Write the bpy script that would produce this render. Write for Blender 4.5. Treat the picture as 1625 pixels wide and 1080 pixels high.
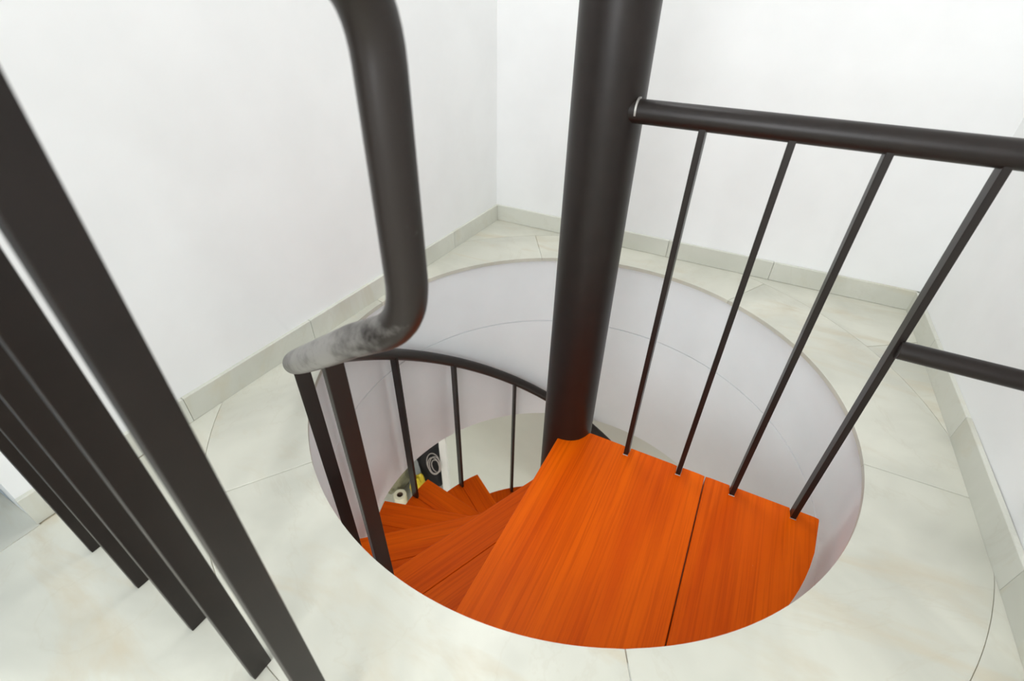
import bpy, bmesh, math, random
from math import sin, cos, radians, pi, sqrt, tan
from mathutils import Vector, Matrix, noise

for o in list(bpy.data.objects):
    bpy.data.objects.remove(o, do_unlink=True)
scene = bpy.context.scene
COL = scene.collection
random.seed(7)

# ------------------------------------------------------------------ camera
# room frame: x along the far wall, y towards it, z up; origin = well centre at floor level
YAW, PITCH, ROLL = radians(26.6), 0.62768, 0.02467
fwd = Vector((-sin(YAW) * cos(PITCH), cos(YAW) * cos(PITCH), -sin(PITCH)))
rgt = Vector((cos(YAW), sin(YAW), 0))
upv = rgt.cross(fwd)
cr, sr = cos(ROLL), sin(ROLL)
rgt, upv = rgt * cr + upv * sr, upv * cr - rgt * sr
M = Matrix((rgt, upv, -fwd)).transposed().to_4x4()
M.translation = Vector((0.3065, -1.0051, 0.85))
cd = bpy.data.cameras.new('camera')
cam = bpy.data.objects.new('camera', cd)
COL.objects.link(cam)
cam.matrix_world = M
cd.sensor_width = 23.5
cd.lens = 761.9 / 1625 * 23.5
cd.clip_start = 0.02
cd.dof.use_dof = True
cd.dof.focus_distance = 1.25
cd.dof.aperture_fstop = 2.8
scene.camera = cam

# ------------------------------------------------------------------ light
scene.view_settings.view_transform = 'Standard'
scene.view_settings.look = 'None'
scene.view_settings.gamma = 1
scene.view_settings.exposure = 0.06
scene.cycles.max_bounces = 10
scene.cycles.diffuse_bounces = 6
world = bpy.data.worlds.new('daylight')
scene.world = world
world.use_nodes = True
bg = world.node_tree.nodes['Background']
bg.inputs[0].default_value = (0.75, 0.87, 1.0, 1)
bg.inputs[1].default_value = 1.0


def area(name, loc, direction, sx, sy, watts, col):
    l = bpy.data.lights.new(name, 'AREA')
    l.shape = 'RECTANGLE'
    l.size, l.size_y, l.energy, l.color = sx, sy, watts, col
    o = bpy.data.objects.new(name, l)
    COL.objects.link(o)
    o.location = loc
    o.rotation_euler = Vector(direction).to_track_quat('-Z', 'Y').to_euler()
    return o


area('hall_front_window_daylight', (0.30, -2.66, 1.25), (0, 1, -0.10), 0.9, 1.5, 42, (0.965, 0.985, 1.0))
area('stair_ceiling_panel_light', (-0.28, 0.38, 2.40), (0, 0, -1), 0.6, 0.6, 10, (0.965, 0.985, 1.0))
area('hall_end_window_daylight', (-3.05, -1.75, 1.45), (1, 0, -0.12), 1.1, 1.3, 5, (0.60, 0.80, 1.0))
area('lower_ceiling_panel_light', (0.0, -1.45, -0.40), (0, 0.25, -1), 0.7, 0.5, 52, (1.0, 0.99, 0.96))


# ------------------------------------------------------------------ materials
def mat(name, base, rough=0.5, metal=0.0, coat=0.0, spec=0.5):
    m = bpy.data.materials.new(name)
    m.use_nodes = True
    b = m.node_tree.nodes['Principled BSDF']
    b.inputs['Base Color'].default_value = (*base, 1)
    b.inputs['Roughness'].default_value = rough
    b.inputs['Metallic'].default_value = metal
    b.inputs['Coat Weight'].default_value = coat
    b.inputs['Coat Roughness'].default_value = 0.12
    b.inputs['Specular IOR Level'].default_value = spec
    return m, m.node_tree.nodes, m.node_tree.links, b


def coords(nt, ln, scale=(1, 1, 1), rnd=0.0):
    tc = nt.new('ShaderNodeTexCoord')
    mp = nt.new('ShaderNodeMapping')
    mp.inputs['Scale'].default_value = scale
    ln.new(tc.outputs['Object'], mp.inputs['Vector'])
    if rnd:
        oi = nt.new('ShaderNodeObjectInfo')
        mul = nt.new('ShaderNodeMath'); mul.operation = 'MULTIPLY'
        mul.inputs[1].default_value = rnd
        ln.new(oi.outputs['Random'], mul.inputs[0])
        cmb = nt.new('ShaderNodeCombineXYZ')
        for i in range(3):
            ln.new(mul.outputs[0], cmb.inputs[i])
        ln.new(cmb.outputs[0], mp.inputs['Location'])
    return mp.outputs['Vector']


def nz(nt, ln, vec, scale, detail=4, rough=0.55, dist=0.0):
    n = nt.new('ShaderNodeTexNoise')
    n.inputs['Scale'].default_value = scale
    n.inputs['Detail'].default_value = detail
    n.inputs['Roughness'].default_value = rough
    n.inputs['Distortion'].default_value = dist
    ln.new(vec, n.inputs['Vector'])
    return n.outputs['Fac']


def ramp(nt, ln, fac, stops):
    r = nt.new('ShaderNodeValToRGB')
    e = r.color_ramp.elements
    while len(e) < len(stops):
        e.new(0.5)
    for k, (p, c) in enumerate(stops):
        e[k].position = p
        e[k].color = (*c, 1) if len(c) == 3 else c
    ln.new(fac, r.inputs['Fac'])
    return r.outputs['Color']


def mix(nt, ln, fac, a, b, blend='MIX'):
    m = nt.new('ShaderNodeMix'); m.data_type = 'RGBA'; m.blend_type = blend
    if isinstance(fac, float):
        m.inputs[0].default_value = fac
    else:
        ln.new(fac, m.inputs[0])
    for s, v in ((6, a), (7, b)):
        if isinstance(v, tuple):
            m.inputs[s].default_value = (*v, 1)
        else:
            ln.new(v, m.inputs[s])
    return m.outputs[2]


def bump(nt, ln, b, h, strength, dist=0.002):
    bp = nt.new('ShaderNodeBump')
    bp.inputs['Strength'].default_value = strength
    bp.inputs['Distance'].default_value = dist
    ln.new(h, bp.inputs['Height'])
    ln.new(bp.outputs[0], b.inputs['Normal'])


def plaster(name, base, rough=0.65):
    m, nt, ln, b = mat(name, base, rough, spec=0.3)
    v = coords(nt, ln)
    n = nz(nt, ln, v, 5.0, 3)
    dark = tuple(c * 0.965 for c in base)
    ln.new(ramp(nt, ln, n, [(0.35, dark), (0.65, base)]), b.inputs['Base Color'])
    bump(nt, ln, b, nz(nt, ln, v, 90, 3), 0.08, 0.001)
    return m


WHITE = plaster('white_wall_paint', (0.87, 0.872, 0.865))
DRUM = plaster('white_well_paint', (0.855, 0.885, 0.895))
HALL = plaster('pale_blue_grey_paint', (0.56, 0.61, 0.66))
LOWER = plaster('pale_green_white_paint', (0.72, 0.75, 0.70))
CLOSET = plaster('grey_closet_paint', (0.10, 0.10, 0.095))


def marble(name, light, dark, vein, rough=0.28):
    m, nt, ln, b = mat(name, light, rough, spec=0.5)
    v = coords(nt, ln, (1, 1, 1), 37.0)
    cloud = nz(nt, ln, v, 2.6, 4, 0.55, 0.6)
    col = ramp(nt, ln, cloud, [(0.34, dark), (0.62, light)])
    v2 = coords(nt, ln, (2.2, 7.0, 3.0), 11.0)
    streak = nz(nt, ln, v2, 1.1, 5, 0.6, 1.2)
    mask = ramp(nt, ln, streak, [(0.53, (0, 0, 0)), (0.78, (0.9, 0.9, 0.9))])
    col = mix(nt, ln, mask, col, vein)
    thin = nz(nt, ln, v, 1.7, 6, 0.6, 1.5)
    tm = ramp(nt, ln, thin, [(0.488, (0, 0, 0)), (0.50, (0.12, 0.12, 0.12)), (0.512, (0, 0, 0))])
    col = mix(nt, ln, tm, col, tuple(c * 0.8 for c in vein))
    ln.new(col, b.inputs['Base Color'])
    return m


MARBLE = marble('cream_marble', (0.665, 0.655, 0.565), (0.51, 0.505, 0.435), (0.55, 0.48, 0.35))
SKIRT = marble('grey_cream_marble', (0.65, 0.65, 0.58), (0.55, 0.55, 0.48), (0.57, 0.53, 0.41), 0.35)
GROUT, *_ = mat('ochre_grout', (0.62, 0.56, 0.43), 0.9)


def wood(name):
    m, nt, ln, b = mat(name, (0.5, 0.08, 0.005), 0.38, coat=0.0, spec=0.07)
    v = coords(nt, ln, (3.0, 150, 150), 3.0)
    g1 = nz(nt, ln, v, 1.0, 4, 0.6, 0.5)
    v2 = coords(nt, ln, (1.2, 11, 11), 5.0)
    g2 = nz(nt, ln, v2, 1.0, 3, 0.5, 0.8)
    c1 = ramp(nt, ln, g2, [(0.28, (0.66, 0.083, 0.0009)), (0.72, (0.84, 0.135, 0.0013))])
    gm = ramp(nt, ln, g1, [(0.36, (0.84, 0.76, 0.65)), (0.55, (1, 1, 1))])
    col = mix(nt, ln, 1.0, c1, gm, 'MULTIPLY')
    oi = nt.new('ShaderNodeObjectInfo')
    tint = ramp(nt, ln, oi.outputs['Random'], [(0.0, (0.88, 0.82, 0.8)), (1.0, (1.0, 1.0, 1.0))])
    col = mix(nt, ln, 1.0, col, tint, 'MULTIPLY')
    # worn pale flecks in the varnish
    vs = coords(nt, ln, (30, 120, 60))
    sp = nz(nt, ln, vs, 1.0, 2)
    sm = ramp(nt, ln, sp, [(0.78, (0, 0, 0)), (0.80, (0.6, 0.6, 0.6))])
    col = mix(nt, ln, sm, col, (0.72, 0.33, 0.12))
    ln.new(col, b.inputs['Base Color'])
    bump(nt, ln, b, g1, 0.10, 0.0006)
    return m


WOOD = wood('orange_varnished_pine')


def steel(name, base, rough):
    m, nt, ln, b = mat(name, base, rough, spec=0.32)
    v = coords(nt, ln)
    n = nz(nt, ln, v, 30, 4)
    ln.new(ramp(nt, ln, n, [(0.3, tuple(c * 0.85 for c in base)), (0.7, tuple(c * 1.12 for c in base))]), b.inputs['Base Color'])
    return m


STEEL = steel('dark_brown_painted_steel', (0.0135, 0.0090, 0.0072), 0.38)
# same paint with the coat rubbed down to bare grey metal on the hand-worn stretch
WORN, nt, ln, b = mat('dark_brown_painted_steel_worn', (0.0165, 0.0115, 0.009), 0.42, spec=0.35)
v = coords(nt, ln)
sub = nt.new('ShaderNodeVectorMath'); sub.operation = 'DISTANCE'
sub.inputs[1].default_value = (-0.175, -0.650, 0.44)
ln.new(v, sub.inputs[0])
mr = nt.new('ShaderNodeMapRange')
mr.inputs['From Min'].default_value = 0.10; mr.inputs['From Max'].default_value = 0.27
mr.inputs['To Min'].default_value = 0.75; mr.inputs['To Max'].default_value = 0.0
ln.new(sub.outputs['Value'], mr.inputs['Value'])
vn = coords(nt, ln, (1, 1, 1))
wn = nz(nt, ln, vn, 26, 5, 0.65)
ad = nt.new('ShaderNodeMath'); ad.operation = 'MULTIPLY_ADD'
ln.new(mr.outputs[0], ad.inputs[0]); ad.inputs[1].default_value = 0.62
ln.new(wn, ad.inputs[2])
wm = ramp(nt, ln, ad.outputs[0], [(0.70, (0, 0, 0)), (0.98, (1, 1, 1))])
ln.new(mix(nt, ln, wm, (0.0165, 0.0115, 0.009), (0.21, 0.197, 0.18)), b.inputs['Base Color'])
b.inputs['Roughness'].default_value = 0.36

WELD, *_ = mat('bare_grey_weld_metal', (0.45, 0.43, 0.40), 0.4, 0.6)
PAPER, *_ = mat('cream_paper', (0.72, 0.68, 0.52), 0.9)
CARD, *_ = mat('brown_cardboard', (0.12, 0.07, 0.045), 0.9)
YELLOW, *_ = mat('yellow_plastic', (0.62, 0.47, 0.02), 0.35)
BLACK, *_ = mat('black_fabric', (0.012, 0.011, 0.014), 0.7)
CABLE, *_ = mat('pale_grey_cable', (0.42, 0.38, 0.36), 0.5)
OLIVE, *_ = mat('olive_grey_plastic', (0.27, 0.26, 0.17), 0.3)
PALEPL, *_ = mat('pale_plastic', (0.62, 0.60, 0.55), 0.4)
HOLE, *_ = mat('dark_grey_plug', (0.06, 0.055, 0.05), 0.7)


# ------------------------------------------------------------------ mesh helpers
def obj(name, bm, m, parent=None, smooth=False, angle=None):
    me = bpy.data.meshes.new(name)
    bmesh.ops.recalc_face_normals(bm, faces=bm.faces)
    bm.to_mesh(me); bm.free()
    me.materials.append(m)
    if smooth:
        for p in me.polygons:
            p.use_smooth = True
        if angle:
            me.set_sharp_from_angle(angle=angle)
    o = bpy.data.objects.new(name, me)
    COL.objects.link(o)
    o.parent = parent
    return o


def share(name, me, parent):
    o = bpy.data.objects.new(name, me)
    COL.objects.link(o)
    o.parent = parent
    return o


def tag(o, label, cat, kind=None, group=None):
    o['label'] = label
    o['category'] = cat
    if kind:
        o['kind'] = kind
    if group:
        o['group'] = group
    return o


def empty(name, loc=(0, 0, 0), rz=0.0, parent=None):
    o = bpy.data.objects.new(name, None)
    o.empty_display_size = 0.1
    COL.objects.link(o)
    o.location = loc
    o.rotation_euler = (0, 0, rz)
    o.parent = parent
    return o


def prism(pts, z0, z1, bev=0.0, bm=None):
    """closed outline extruded from z0 to z1, optional bevel all round the top"""
    bm = bm or bmesh.new()
    clean = []
    for p in pts:
        if not clean or (Vector(p) - Vector(clean[-1])).length > 1e-5:
            clean.append(p)
    if (Vector(clean[0]) - Vector(clean[-1])).length < 1e-5:
        clean.pop()
    lo = [bm.verts.new((x, y, z0)) for x, y in clean]
    hi = [bm.verts.new((x, y, z1)) for x, y in clean]
    n = len(clean)
    bm.faces.new(lo[::-1]); top = bm.faces.new(hi)
    for i in range(n):
        bm.faces.new((lo[i], lo[(i + 1) % n], hi[(i + 1) % n], hi[i]))
    if bev:
        bmesh.ops.bevel(bm, geom=list(top.edges), offset=bev, segments=1, affect='EDGES', profile=0.5)
    return bm


def box(x0, x1, y0, y1, z0, z1, bev=0.0, bm=None):
    bm = bm or bmesh.new()
    r = bmesh.ops.create_cube(bm, size=1)
    for v_ in r['verts']:
        v_.co = Vector(((x0 + x1) / 2 + v_.co.x * (x1 - x0), (y0 + y1) / 2 + v_.co.y * (y1 - y0), (z0 + z1) / 2 + v_.co.z * (z1 - z0)))
    if bev:
        es = {e for v_ in r['verts'] for e in v_.link_edges}
        bmesh.ops.bevel(bm, geom=list(es), offset=bev, segments=1, affect='EDGES')
    return bm


def tube(pts, r, seg=20, caps=True, bm=None):
    bm = bm or bmesh.new()
    pts = [Vector(p) for p in pts]
    t0 = (pts[1] - pts[0]).normalized()
    nrm = t0.orthogonal().normalized()
    rings = []
    for i, p in enumerate(pts):
        if i == 0:
            t = t0
        elif i == len(pts) - 1:
            t = (pts[i] - pts[i - 1]).normalized()
        else:
            t = ((pts[i + 1] - p).normalized() + (p - pts[i - 1]).normalized()).normalized()
        nrm = (nrm - t * nrm.dot(t)).normalized()
        bn = t.cross(nrm)
        rr = r(i / (len(pts) - 1)) if callable(r) else r
        rings.append([bm.verts.new(p + (nrm * cos(2 * pi * k / seg) + bn * sin(2 * pi * k / seg)) * rr) for k in range(seg)])
    for a, b_ in zip(rings, rings[1:]):
        for k in range(seg):
            bm.faces.new((a[k], a[(k + 1) % seg], b_[(k + 1) % seg], b_[k]))
    if caps:
        bm.faces.new(rings[0][::-1]); bm.faces.new(rings[-1])
    return bm


def fillet(pts, rad, n=8):
    pts = [Vector(p) for p in pts]
    out = [pts[0]]
    for a, p, b_ in zip(pts, pts[1:], pts[2:]):
        da, db = (a - p), (b_ - p)
        d = min(rad, da.length * 0.49, db.length * 0.49)
        s, e = p + da.normalized() * d, p + db.normalized() * d
        if da.normalized().dot(db.normalized()) < -0.985:
            out.append(p); continue
        for k in range(n + 1):
            t = k / n
            out.append(s * (1 - t) ** 2 + p * 2 * t * (1 - t) + e * t * t)
    out.append(pts[-1])
    return out


def revolve(profile, seg=96, a0=0, a1=2 * pi, bm=None):
    """profile: list of (r, z), open"""
    bm = bm or bmesh.new()
    full = abs(a1 - a0 - 2 * pi) < 1e-6
    n = seg if full else seg + 1
    rows = [[bm.verts.new((r * cos(a0 + (a1 - a0) * k / seg), r * sin(a0 + (a1 - a0) * k / seg), z)) for k in range(n)] for r, z in profile]
    for a, b_ in zip(rows, rows[1:]):
        for k in range(seg):
            k2 = (k + 1) % n
            bm.faces.new((a[k], a[k2], b_[k2], b_[k]))
    return bm


def arc(r, a, b_, n=24):
    return [(r * cos(radians(a + (b_ - a) * k / n)), r * sin(radians(a + (b_ - a) * k / n))) for k in range(n + 1)]


# ------------------------------------------------------------------ setting: upper room
XL, XR, YB = -0.737, 0.90, 0.86          # left wall, right wall, far wall faces
YE = -0.936                               # where the left wall ends at the hall
CEIL = 2.45


def xl(y):                                # the side walls stand slightly out of square
    return -0.722 - 0.030 * (YB - y) / (YB - YE)


def xr(y):
    return 0.886 + 0.022 * min((YB - y) / 0.9, 1.0)


RW = 0.6995                               # well radius
LOWZ = -2.603


def struct(name, bm, m, label, cat, **k):
    return tag(obj(name, bm, m, **k), label, cat, 'structure')


struct('wall_left', prism([(-0.837, YE), (xl(YE), YE), (xl(YB), YB), (-0.837, YB)], -0.012, CEIL), WHITE, 'white painted wall left of the stairwell, ending at the hall', 'wall')
struct('wall_back', box(XL - 0.1, XR + 0.1, YB, YB + 0.1, -0.012, CEIL), WHITE, 'white painted wall behind the dark stair pole', 'wall')
struct('wall_right', prism([(xr(YB), YB), (xr(-0.04), -0.04), (xr(-2.6), -2.6), (1.0, -2.6), (1.0, YB)], -0.012, CEIL), WHITE, 'white painted wall along the right of the stairwell', 'wall')
bm = box(-3.0, -0.4, -2.7, -2.6, -0.012, CEIL)
box(0.89, 1.0, -2.7, -2.6, -0.012, CEIL, bm=bm)
box(-0.4, 0.89, -2.7, -2.6, 2.22, CEIL, bm=bm)
box(-0.4, 0.89, -2.7, -2.6, -0.012, 0.68, bm=bm)
struct('wall_light_block', box(-0.65, -0.55, -2.6, -1.32, -0.012, CEIL), WHITE, 'added white wall behind the viewer, blocking window light', 'wall')  # added out of view, keeps window light off the left hall floor
struct('wall_hall', bm, WHITE, 'white hall wall with a window behind the viewer', 'wall')
struct('wall_hall_far', box(-3.0, xl(YE) - 0.08, YE, YE + 0.1, -0.012, CEIL), HALL, 'pale blue grey hall wall running on from the left wall end', 'wall')
bm = box(-3.1, -3.0, -2.7, YE + 0.1, -0.012, 0.8)
box(-3.1, -3.0, -2.7, YE + 0.1, 2.1, CEIL, bm=bm)
box(-3.1, -3.0, -2.7, -2.3, 0.8, 2.1, bm=bm)
box(-3.1, -3.0, -1.2, YE + 0.1, 0.8, 2.1, bm=bm)
struct('wall_hall_window', bm, WHITE, 'white hall end wall with the window opening', 'wall')
struct('ceiling', box(-3.1, XR + 0.1, -2.7, YB + 0.1, CEIL, CEIL + 0.1), WHITE, 'white ceiling over the stairwell and hall', 'ceiling')

# floor slab with the round hole, tiles are its children
bm = bmesh.new()
N = 96
outer = []
for k in range(N):
    a = 2 * pi * k / N
    c_, s_ = cos(a), sin(a)
    t = min((3.1 if c_ < 0 else 1.0) / max(abs(c_), 1e-6), (2.7 if s_ < 0 else 0.96) / max(abs(s_), 1e-6))
    outer.append((t * c_, t * s_))
ZT, ZS = -0.014, -0.30
ri = 0.80
vo = [[bm.verts.new((x, y, z)) for x, y in outer] for z in (-0.003, ZS)]
vi = [[bm.verts.new((ri * cos(2 * pi * k / N), ri * sin(2 * pi * k / N), z)) for k in range(N)] for z in (-0.003, ZS)]
for k in range(N):
    j = (k + 1) % N
    bm.faces.new((vi[0][k], vi[0][j], vo[0][j], vo[0][k]))
    bm.faces.new((vi[1][k], vi[1][j], vo[1][j], vo[1][k]))
    bm.faces.new((vi[0][k], vi[0][j], vi[1][j], vi[1][k]))
    bm.faces.new((vo[0][k], vo[0][j], vo[1][j], vo[1][k]))
# corners beyond the fan
floor = struct('floor', bm, GROUT, 'cream marble floor with a round hole for the spiral stair', 'floor')


def clampxy(p):
    x, y = p
    if y > YE:
        x = max(x, xl(y) + 0.001)
    return (min(x, xr(y) - 0.001), min(y, YB - 0.001))


GAP = 0.0013
ring_joints = [122.0, 62.0, 0.6, -61.9, -124.4, -182.0, -238.0]
RO = 0.914
for a, b_ in zip(ring_joints, ring_joints[1:]):
    g1, g0 = math.degrees(GAP / 2 / RO), math.degrees(GAP / 2 / RW)
    pts = arc(RO, a - g1, b_ + g1, 40) + arc(RW, b_ + g0, a - g0, 40)
    obj('marble_slab', prism([clampxy(p) for p in pts], ZT, 0.0, 0.0012), MARBLE, floor)
RP = RO + GAP
bx_, by_ = XL + 0.001, YB - 0.001


def angx(x, sgn):
    return math.degrees(math.atan2(sgn * sqrt(RP * RP - x * x), x))


aB0 = math.degrees(math.asin(by_ / RP))            # arc meets far wall
a_cl = 180 - aB0
a_l = angx(bx_, 1)
obj('marble_slab', prism(arc(RP, a_cl, a_l, 16) + [(bx_, by_)], ZT, 0.0, 0.0012), MARBLE, floor)
aR = math.degrees(math.acos((XR - 0.001) / RP))
j = 36.0
xj, yj = (XR - 0.001), (XR - 0.001) * tan(radians(j))
obj('marble_slab', prism(arc(RP, aB0, j + 0.05, 12) + [(xj, yj + GAP), (XR - 0.001, by_)], ZT, 0.0, 0.0012), MARBLE, floor)
obj('marble_slab', prism(arc(RP, j - 0.05, aR, 8) + [(xj, yj - GAP)], ZT, 0.0, 0.0012), MARBLE, floor)
al2 = angx(XL + 0.001, -1)
obj('marble_slab', prism(arc(RP, al2, -aR, 60) + [(XR - 0.001, -1.65), (XL + 0.001, -1.65)], ZT, 0.0, 0.0008), MARBLE, floor)
for x0 in (-3.0, -2.44, -1.88, -1.32):
    x1 = (XL + 0.001 if x0 > -1.4 else x0 + 0.56) - GAP
    for y0, y1 in ((-2.6, -1.65), (-1.65, YE)):
        obj('marble_slab', prism([(x0, y0), (x1, y0), (x1, y1 - (GAP if y1 < YE else 0)), (x0, y1 - (GAP if y1 < YE else 0))], ZT, 0.0, 0.0006), MARBLE, floor)
for x0, x1 in ((XL + 0.001 + GAP, 0), (GAP, XR - 0.001)):
    obj('marble_slab', prism([(x0, -2.6), (x1, -2.6), (x1, -1.65 - GAP), (x0, -1.65 - GAP)], ZT, 0.0, 0.0012), MARBLE, floor)


# baseboards, each a run of marble pieces
def baseboard(name, label, pieces):
    root = tag(empty(name), label, 'baseboard', 'structure')
    for (x0, x1, y0, y1) in pieces:
        if callable(x0):
            f, y0, y1, t = x0, x1, y0, y1
            q = [(f(y0), y0), (f(y0) + t, y0), (f(y1) + t, y1), (f(y1), y1)]
            obj('baseboard_tile', prism(q, 0.0005, 0.0705, 0.0012), SKIRT, root)
            continue
        obj('baseboard_tile', box(x0, x1, y0, y1, 0.0005, 0.0705, 0.0012), SKIRT, root)


T = 0.011
ys = [YE - 0.002, -0.62, -0.24, 0.14, 0.50, YB - T - 0.001]
baseboard('baseboard_left', 'grey cream marble baseboard along the left wall', [(xl, a, b_ - 0.0012, T) for a, b_ in zip(ys, ys[1:])])
xs = [XL + 0.001, -0.32, 0.06, 0.44, XR - T - 0.001]
baseboard('baseboard_back', 'grey cream marble baseboard below the wall behind the pole', [(a, b_ - 0.0012, YB - T, YB) for a, b_ in zip(xs, xs[1:])])
ys = [-2.6, -2.2, -1.8, -1.4, -1.0, -0.60, -0.21, 0.20, 0.55, YB - 0.001]
baseboard('baseboard_right', 'grey cream marble baseboard along the right wall', [(xr, a, b_ - 0.0012, -T) for a, b_ in zip(ys, ys[1:])])

# round well lining
RD = 0.716
struct('wall_well_upper', revolve([(RD + 0.003, -0.0032), (RD, -0.030), (RD, -0.3065), (RD + 0.006, -0.3080), (0.799, -0.3080), (0.799, -0.0032), (RD + 0.003, -0.0032)], 128),
       DRUM, 'smooth white round lining of the floor opening, upper band', 'wall', smooth=True, angle=0.08)
struct('wall_well_lower', revolve([(RD + 0.006, -0.3105), (RD + 0.0005, -0.3115), (RD + 0.001, -0.869), (RD + 0.008, -0.873), (0.80, -0.873), (0.80, -0.3105), (RD + 0.006, -0.3105)], 128),
       DRUM, 'white round drum wall below the seam in the well', 'wall', smooth=True, angle=0.08)

# ------------------------------------------------------------------ setting: lower room
struct('floor_lower', box(-3.0, 1.4, -2.2, 2.2, LOWZ - 0.1, LOWZ), SKIRT, 'pale marble floor of the room at the foot of the stair', 'floor')
LX = -1.283
struct('wall_lower_back', box(LX, 1.4, 1.0, 1.10, LOWZ, -0.31), LOWER, 'plain pale green white wall seen at the bottom of the well', 'wall')
struct('trim_1', box(LX - 0.014, LX + 0.05, 0.985, 1.115, LOWZ, -0.31, 0.002), WHITE, 'white upright trim on the edge of the lower wall', 'trim')
struct('wall_lower_left', box(-3.1, -3.0, -2.2, 2.2, LOWZ, -0.31), WHITE, 'white left wall of the lower room', 'wall')
struct('wall_lower_right', box(1.4, 1.5, -2.2, 2.2, LOWZ, -0.31), WHITE, 'white right wall of the lower room', 'wall')
struct('wall_lower_front', box(-3.0, 1.4, -2.3, -2.2, LOWZ, -0.31), WHITE, 'white wall of the lower room below the viewer', 'wall')
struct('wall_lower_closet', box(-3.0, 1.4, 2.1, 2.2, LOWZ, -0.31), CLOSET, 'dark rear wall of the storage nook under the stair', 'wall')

# ------------------------------------------------------------------ spiral staircase
stair = tag(empty('spiral_staircase', (0, 0, LOWZ)), 'spiral staircase with orange varnished treads winding down a dark brown pole', 'staircase')


def up(o):                      # parts are modelled in room coordinates; staircase origin is at its base
    o.location = (o.location[0], o.location[1], o.location[2] - LOWZ)
    return o


PR = 0.0722
pole = up(obj('pole', tube([(0, 0, LOWZ), (0, 0, CEIL - 0.001)], PR, 64), STEEL, stair, True, 0.6))

# treads
TR, TH, RISE, STEP = 0.681, 0.042, 0.2, 24.4
ZL = -0.203


def board(y0, y1, xlo, xhi, extra=()):
    """outline between y0 and y1; xlo/xhi give the inner and outer ends"""
    ysn = sorted(set([y0 + (y1 - y0) * k / 28 for k in range(29)] + [e for e in extra if y0 < e < y1]))
    lo = [(xlo(y), y) for y in ysn]
    hi = [(xhi(y), y) for y in ysn]
    return hi + lo[::-1]


NOTCH = [0.191, 0.337, 0.476, 0.622]
NW, ND = 0.0075, 0.0335
EDGE = 0.009
xo = lambda y: sqrt(max(TR * TR - y * y, 0))
e_ = 1e-4


def xin_land(y):
    base = EDGE if y >= PR else max(EDGE, sqrt(max((PR + 0.001) ** 2 - y * y, 0)))
    for n_ in NOTCH:
        if abs(y - n_) < NW:
            return EDGE + ND
    return base


brk = [n_ + s * (NW + q * e_) for n_ in NOTCH for s in (-1, 1) for q in (-1, 1)] + [PR * k / 8 for k in range(9)]
land = up(empty('landing_tread', (0, 0, ZL), radians(-90), stair))
land['label'] = 'wide orange quarter circle landing tread with slotted edge'
for (a, b_) in ((-0.003, 0.4035), (0.4065, sqrt(TR * TR - EDGE * EDGE) - 1e-4)):
    obj('board', prism(board(a, b_, xin_land, xo, brk), -TH, 0, 0.0015), WOOD, land)

OFF = -0.0174
ta = tan(radians(STEP))


def xin_tr(y):
    base = sqrt(max((PR + 0.001) ** 2 - y * y, 0))
    return min(max(base, (y - 0.030) / ta), xo(y))


# outer end where right edge meets the arc
ym = 0.0
while (ym - 0.030) / ta < xo(ym):
    ym += 0.0005
tb = []
for (a, b_) in ((OFF, 0.0845), (0.0855, ym)):
    o = obj('board', prism(board(a, b_, xin_tr, xo), -TH, 0, 0.0015), WOOD)
    tb.append(o.data)
    bpy.data.objects.remove(o)
for k in range(1, 12):
    t = up(empty('tread', (0, 0, ZL - RISE * k), radians(-90 - STEP * k), stair))
    for me in tb:
        share('board', me, t)

# helical handrail: from the balustrade corner, down, then along the spiral
HR, HT = 0.672, 0.0215


def hz(a):
    return 0.498 + 0.831 * (a + 97.0) / 100


hel = [(HR * cos(radians(a)), HR * sin(radians(a)), hz(a)) for a in [-97 - 2.5 * k for k in range(100)] if hz(a) > -1.95]
AT = -88.4
vx, vy = HR * cos(radians(AT)), HR * sin(radians(AT))
start = fillet([(vx - 0.004, -0.905, 0.876), (vx, vy, 0.876), (vx, vy, hz(AT) - 0.012), hel[0], hel[1]], 0.075, 12)
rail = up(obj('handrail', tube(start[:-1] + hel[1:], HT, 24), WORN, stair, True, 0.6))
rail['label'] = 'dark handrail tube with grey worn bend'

# flat bar balusters of the spiral, radial width 30 mm
for a in (-103.6, -123.3, -154.4, -180.3, -204.6, -229.6, -254.0, -278.4, -302.8):
    k = math.ceil((-90 - OFF - a) / STEP)
    zf = ZL - RISE * k
    bmb = box(0.651, 0.6805, -0.006, 0.006, zf - TH - 0.01, hz(a) - 0.008, 0.0008)
    o = up(obj('baluster', bmb, STEEL, stair))
    o.rotation_euler = (0, 0, radians(a))

# ------------------------------------------------------------------ guard railing across the landing edge
guard = up(empty('guard_railing', (0, 0, ZL), 0, stair))
guard['label'] = 'dark steel guard railing from the pole to the right wall, four thin uprights'
GY, GZ = -0.0258, 0.674


def gup(o):
    o.location.z -= ZL
    return o


gup(obj('top_rail', tube([(0.055, GY, GZ), (XR, GY, GZ)], 0.0215, 28), STEEL, guard, True, 0.6))
gup(obj('weld_collar', tube([(0.066, GY, GZ + 0.0025), (0.0695, GY, GZ + 0.0025)], 0.0222, 28), WELD, guard, True, 0.6))
for n_ in NOTCH:
    b_o = gup(obj('baluster', box(n_ - 0.006, n_ + 0.006, -0.041, -0.011, ZL - 0.04, GZ - 0.010, 0.0008), STEEL, guard))
    w = gup(obj('weld', box(n_ - 0.0072, n_ + 0.0072, -0.0424, -0.040, ZL - 0.004, ZL + 0.002, 0.0004), WELD, guard))
gup(obj('middle_rail', tube([(0.622, GY - 0.018, 0.330), (XR, GY - 0.018, 0.330)], 0.0175, 24), STEEL, guard, True, 0.6))

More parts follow.
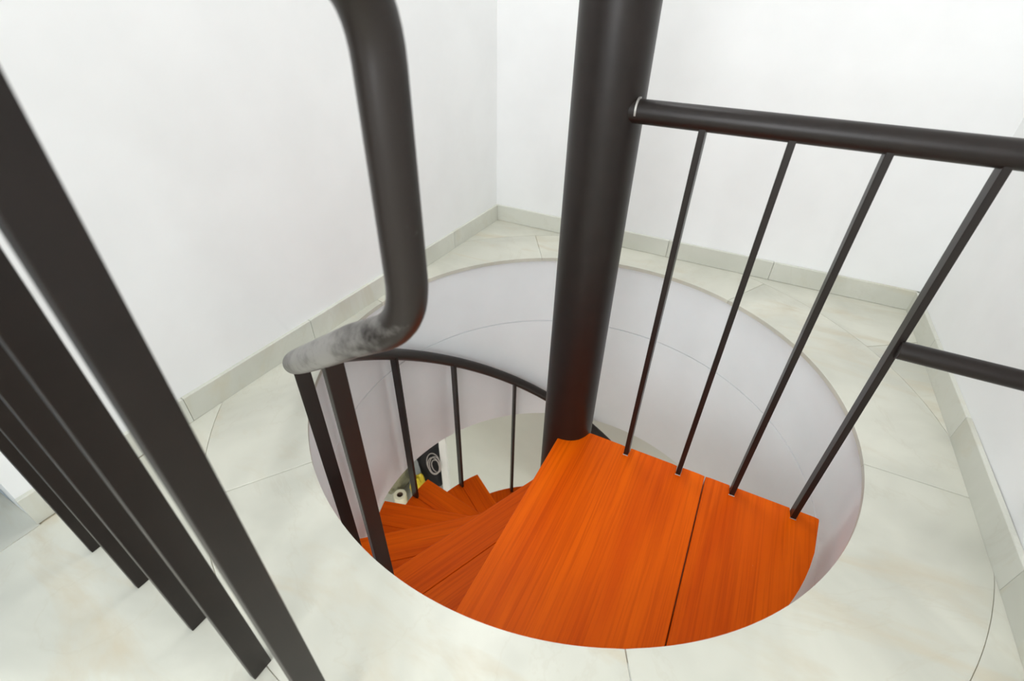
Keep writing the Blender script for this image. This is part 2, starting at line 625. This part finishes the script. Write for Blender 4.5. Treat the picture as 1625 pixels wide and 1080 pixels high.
# ------------------------------------------------------------------ floor balustrade
bal = tag(empty('floor_balustrade', (-0.37, -0.907, 0)), 'dark steel balustrade of flat upright bars standing on the marble at left', 'balustrade')


def bup(o):
    o.location.x += 0.37; o.location.y += 0.907
    return o


for u in (-0.587, -0.447, -0.301, -0.155, -0.009):
    bup(obj('baluster', box(u - 0.012, u, -0.922, -0.892, 0.0, 0.872, 0.0008), STEEL, bal))
pts = fillet([(XL, -0.907, 0.876), (vx - 0.004, -0.907, 0.876), (vx - 0.004, -0.86, 0.876)], 0.04, 8)
bup(obj('top_rail', tube(pts[:-3], HT, 24), STEEL, bal, True, 0.6))

# ------------------------------------------------------------------ small marks on the left wall
for (y, z, r, w_) in ((-0.772, 0.438, 0.0028, 'upper'), (-0.762, 0.4195, 0.0036, 'lower')):
    bm = tube([(XL - 0.004, y, z), (XL + 0.0006, y, z)], r, 12)
    tag(obj('wall_plug', bm, HOLE), 'tiny dark screw plug in the left wall between the bars, ' + w_ + ' one', 'wall plug')


# ------------------------------------------------------------------ things stored at the foot of the stair
def blob(center, size, amp, freq, sub=4, seed=0.0, flat=LOWZ):
    bm = bmesh.new()
    bmesh.ops.create_icosphere(bm, subdivisions=sub, radius=1)
    for v_ in bm.verts:
        d = v_.co.normalized()
        n = noise.fractal(d * freq + Vector((seed, seed, 0)), 0.9, 2.2, 4)
        r = 1 + amp * n + amp * 0.7 * abs(noise.noise(d * freq * 2 + Vector((0, seed, 3))))
        p = Vector((d.x * size[0] * r, d.y * size[1] * r, d.z * size[2] * r)) + Vector(center)
        p.z = max(p.z, flat)
        v_.co = p
    return bm


# roll standing upright with its hole on top
rx, ry, rz_ = -1.52, 0.719, -2.40
roll = tag(empty('paper_roll', (rx, ry, LOWZ)), 'cream paper roll standing upright below the stair, dark hole on top', 'paper roll')
bm = revolve([(0.024, 0.0), (0.050, 0.0), (0.0515, 0.005), (0.0515, -LOWZ + rz_ - 0.005), (0.050, -LOWZ + rz_), (0.026, -LOWZ + rz_), (0.024, -LOWZ + rz_ - 0.004), (0.024, 0.0)], 32)
obj('paper', bm, PAPER, roll, True, 0.6)
bm = revolve([(0.0238, 0.001), (0.0238, -LOWZ + rz_ - 0.002), (0.0220, -LOWZ + rz_ - 0.002), (0.0220, 0.001), (0.0238, 0.001)], 32)
obj('core', bm, CARD, roll, True, 0.6)

# crumpled sack behind the roll
tag(obj('plastic_sack', blob((-1.70, 0.90, -2.44), (0.10, 0.15, 0.20), 0.22, 1.4, 4, 9.4), OLIVE), 'crumpled olive grey plastic sack behind the paper roll', 'sack')

o = tag(obj('plastic_bag', blob((-1.415, 0.83, -2.41), (0.062, 0.062, 0.19), 0.28, 1.3, 3, 2.3), YELLOW), 'crumpled yellow plastic bag standing beside the paper roll', 'bag')
o = tag(obj('black_bag', blob((-1.470, 1.13, -2.33), (0.135, 0.15, 0.34), 0.18, 1.5, 4, 5.1), BLACK, smooth=True), 'soft black bag slumped beside the lower wall edge', 'bag')
bm = bmesh.new()
for k, (r, dx, dz, tl) in enumerate(((0.075, 0, 0, 0.25), (0.068, 0.008, 0.008, 0.4), (0.060, 0.015, -0.006, 0.1), (0.088, -0.014, 0.004, 0.32))):
    pts = [(-1.318 + dx + r * 0.72 * cos(2 * pi * i / 40), 0.925 + tl * 0.06 * sin(2 * pi * i / 40) + 0.006 * k, -2.16 + dz + r * 1.05 * sin(2 * pi * i / 40)) for i in range(41)]
    tube(pts, 0.0038, 8, bm=bm)
tag(obj('cable_coil', bm, CABLE, smooth=True), 'coil of pale grey cable hanging over the black bag', 'cable')
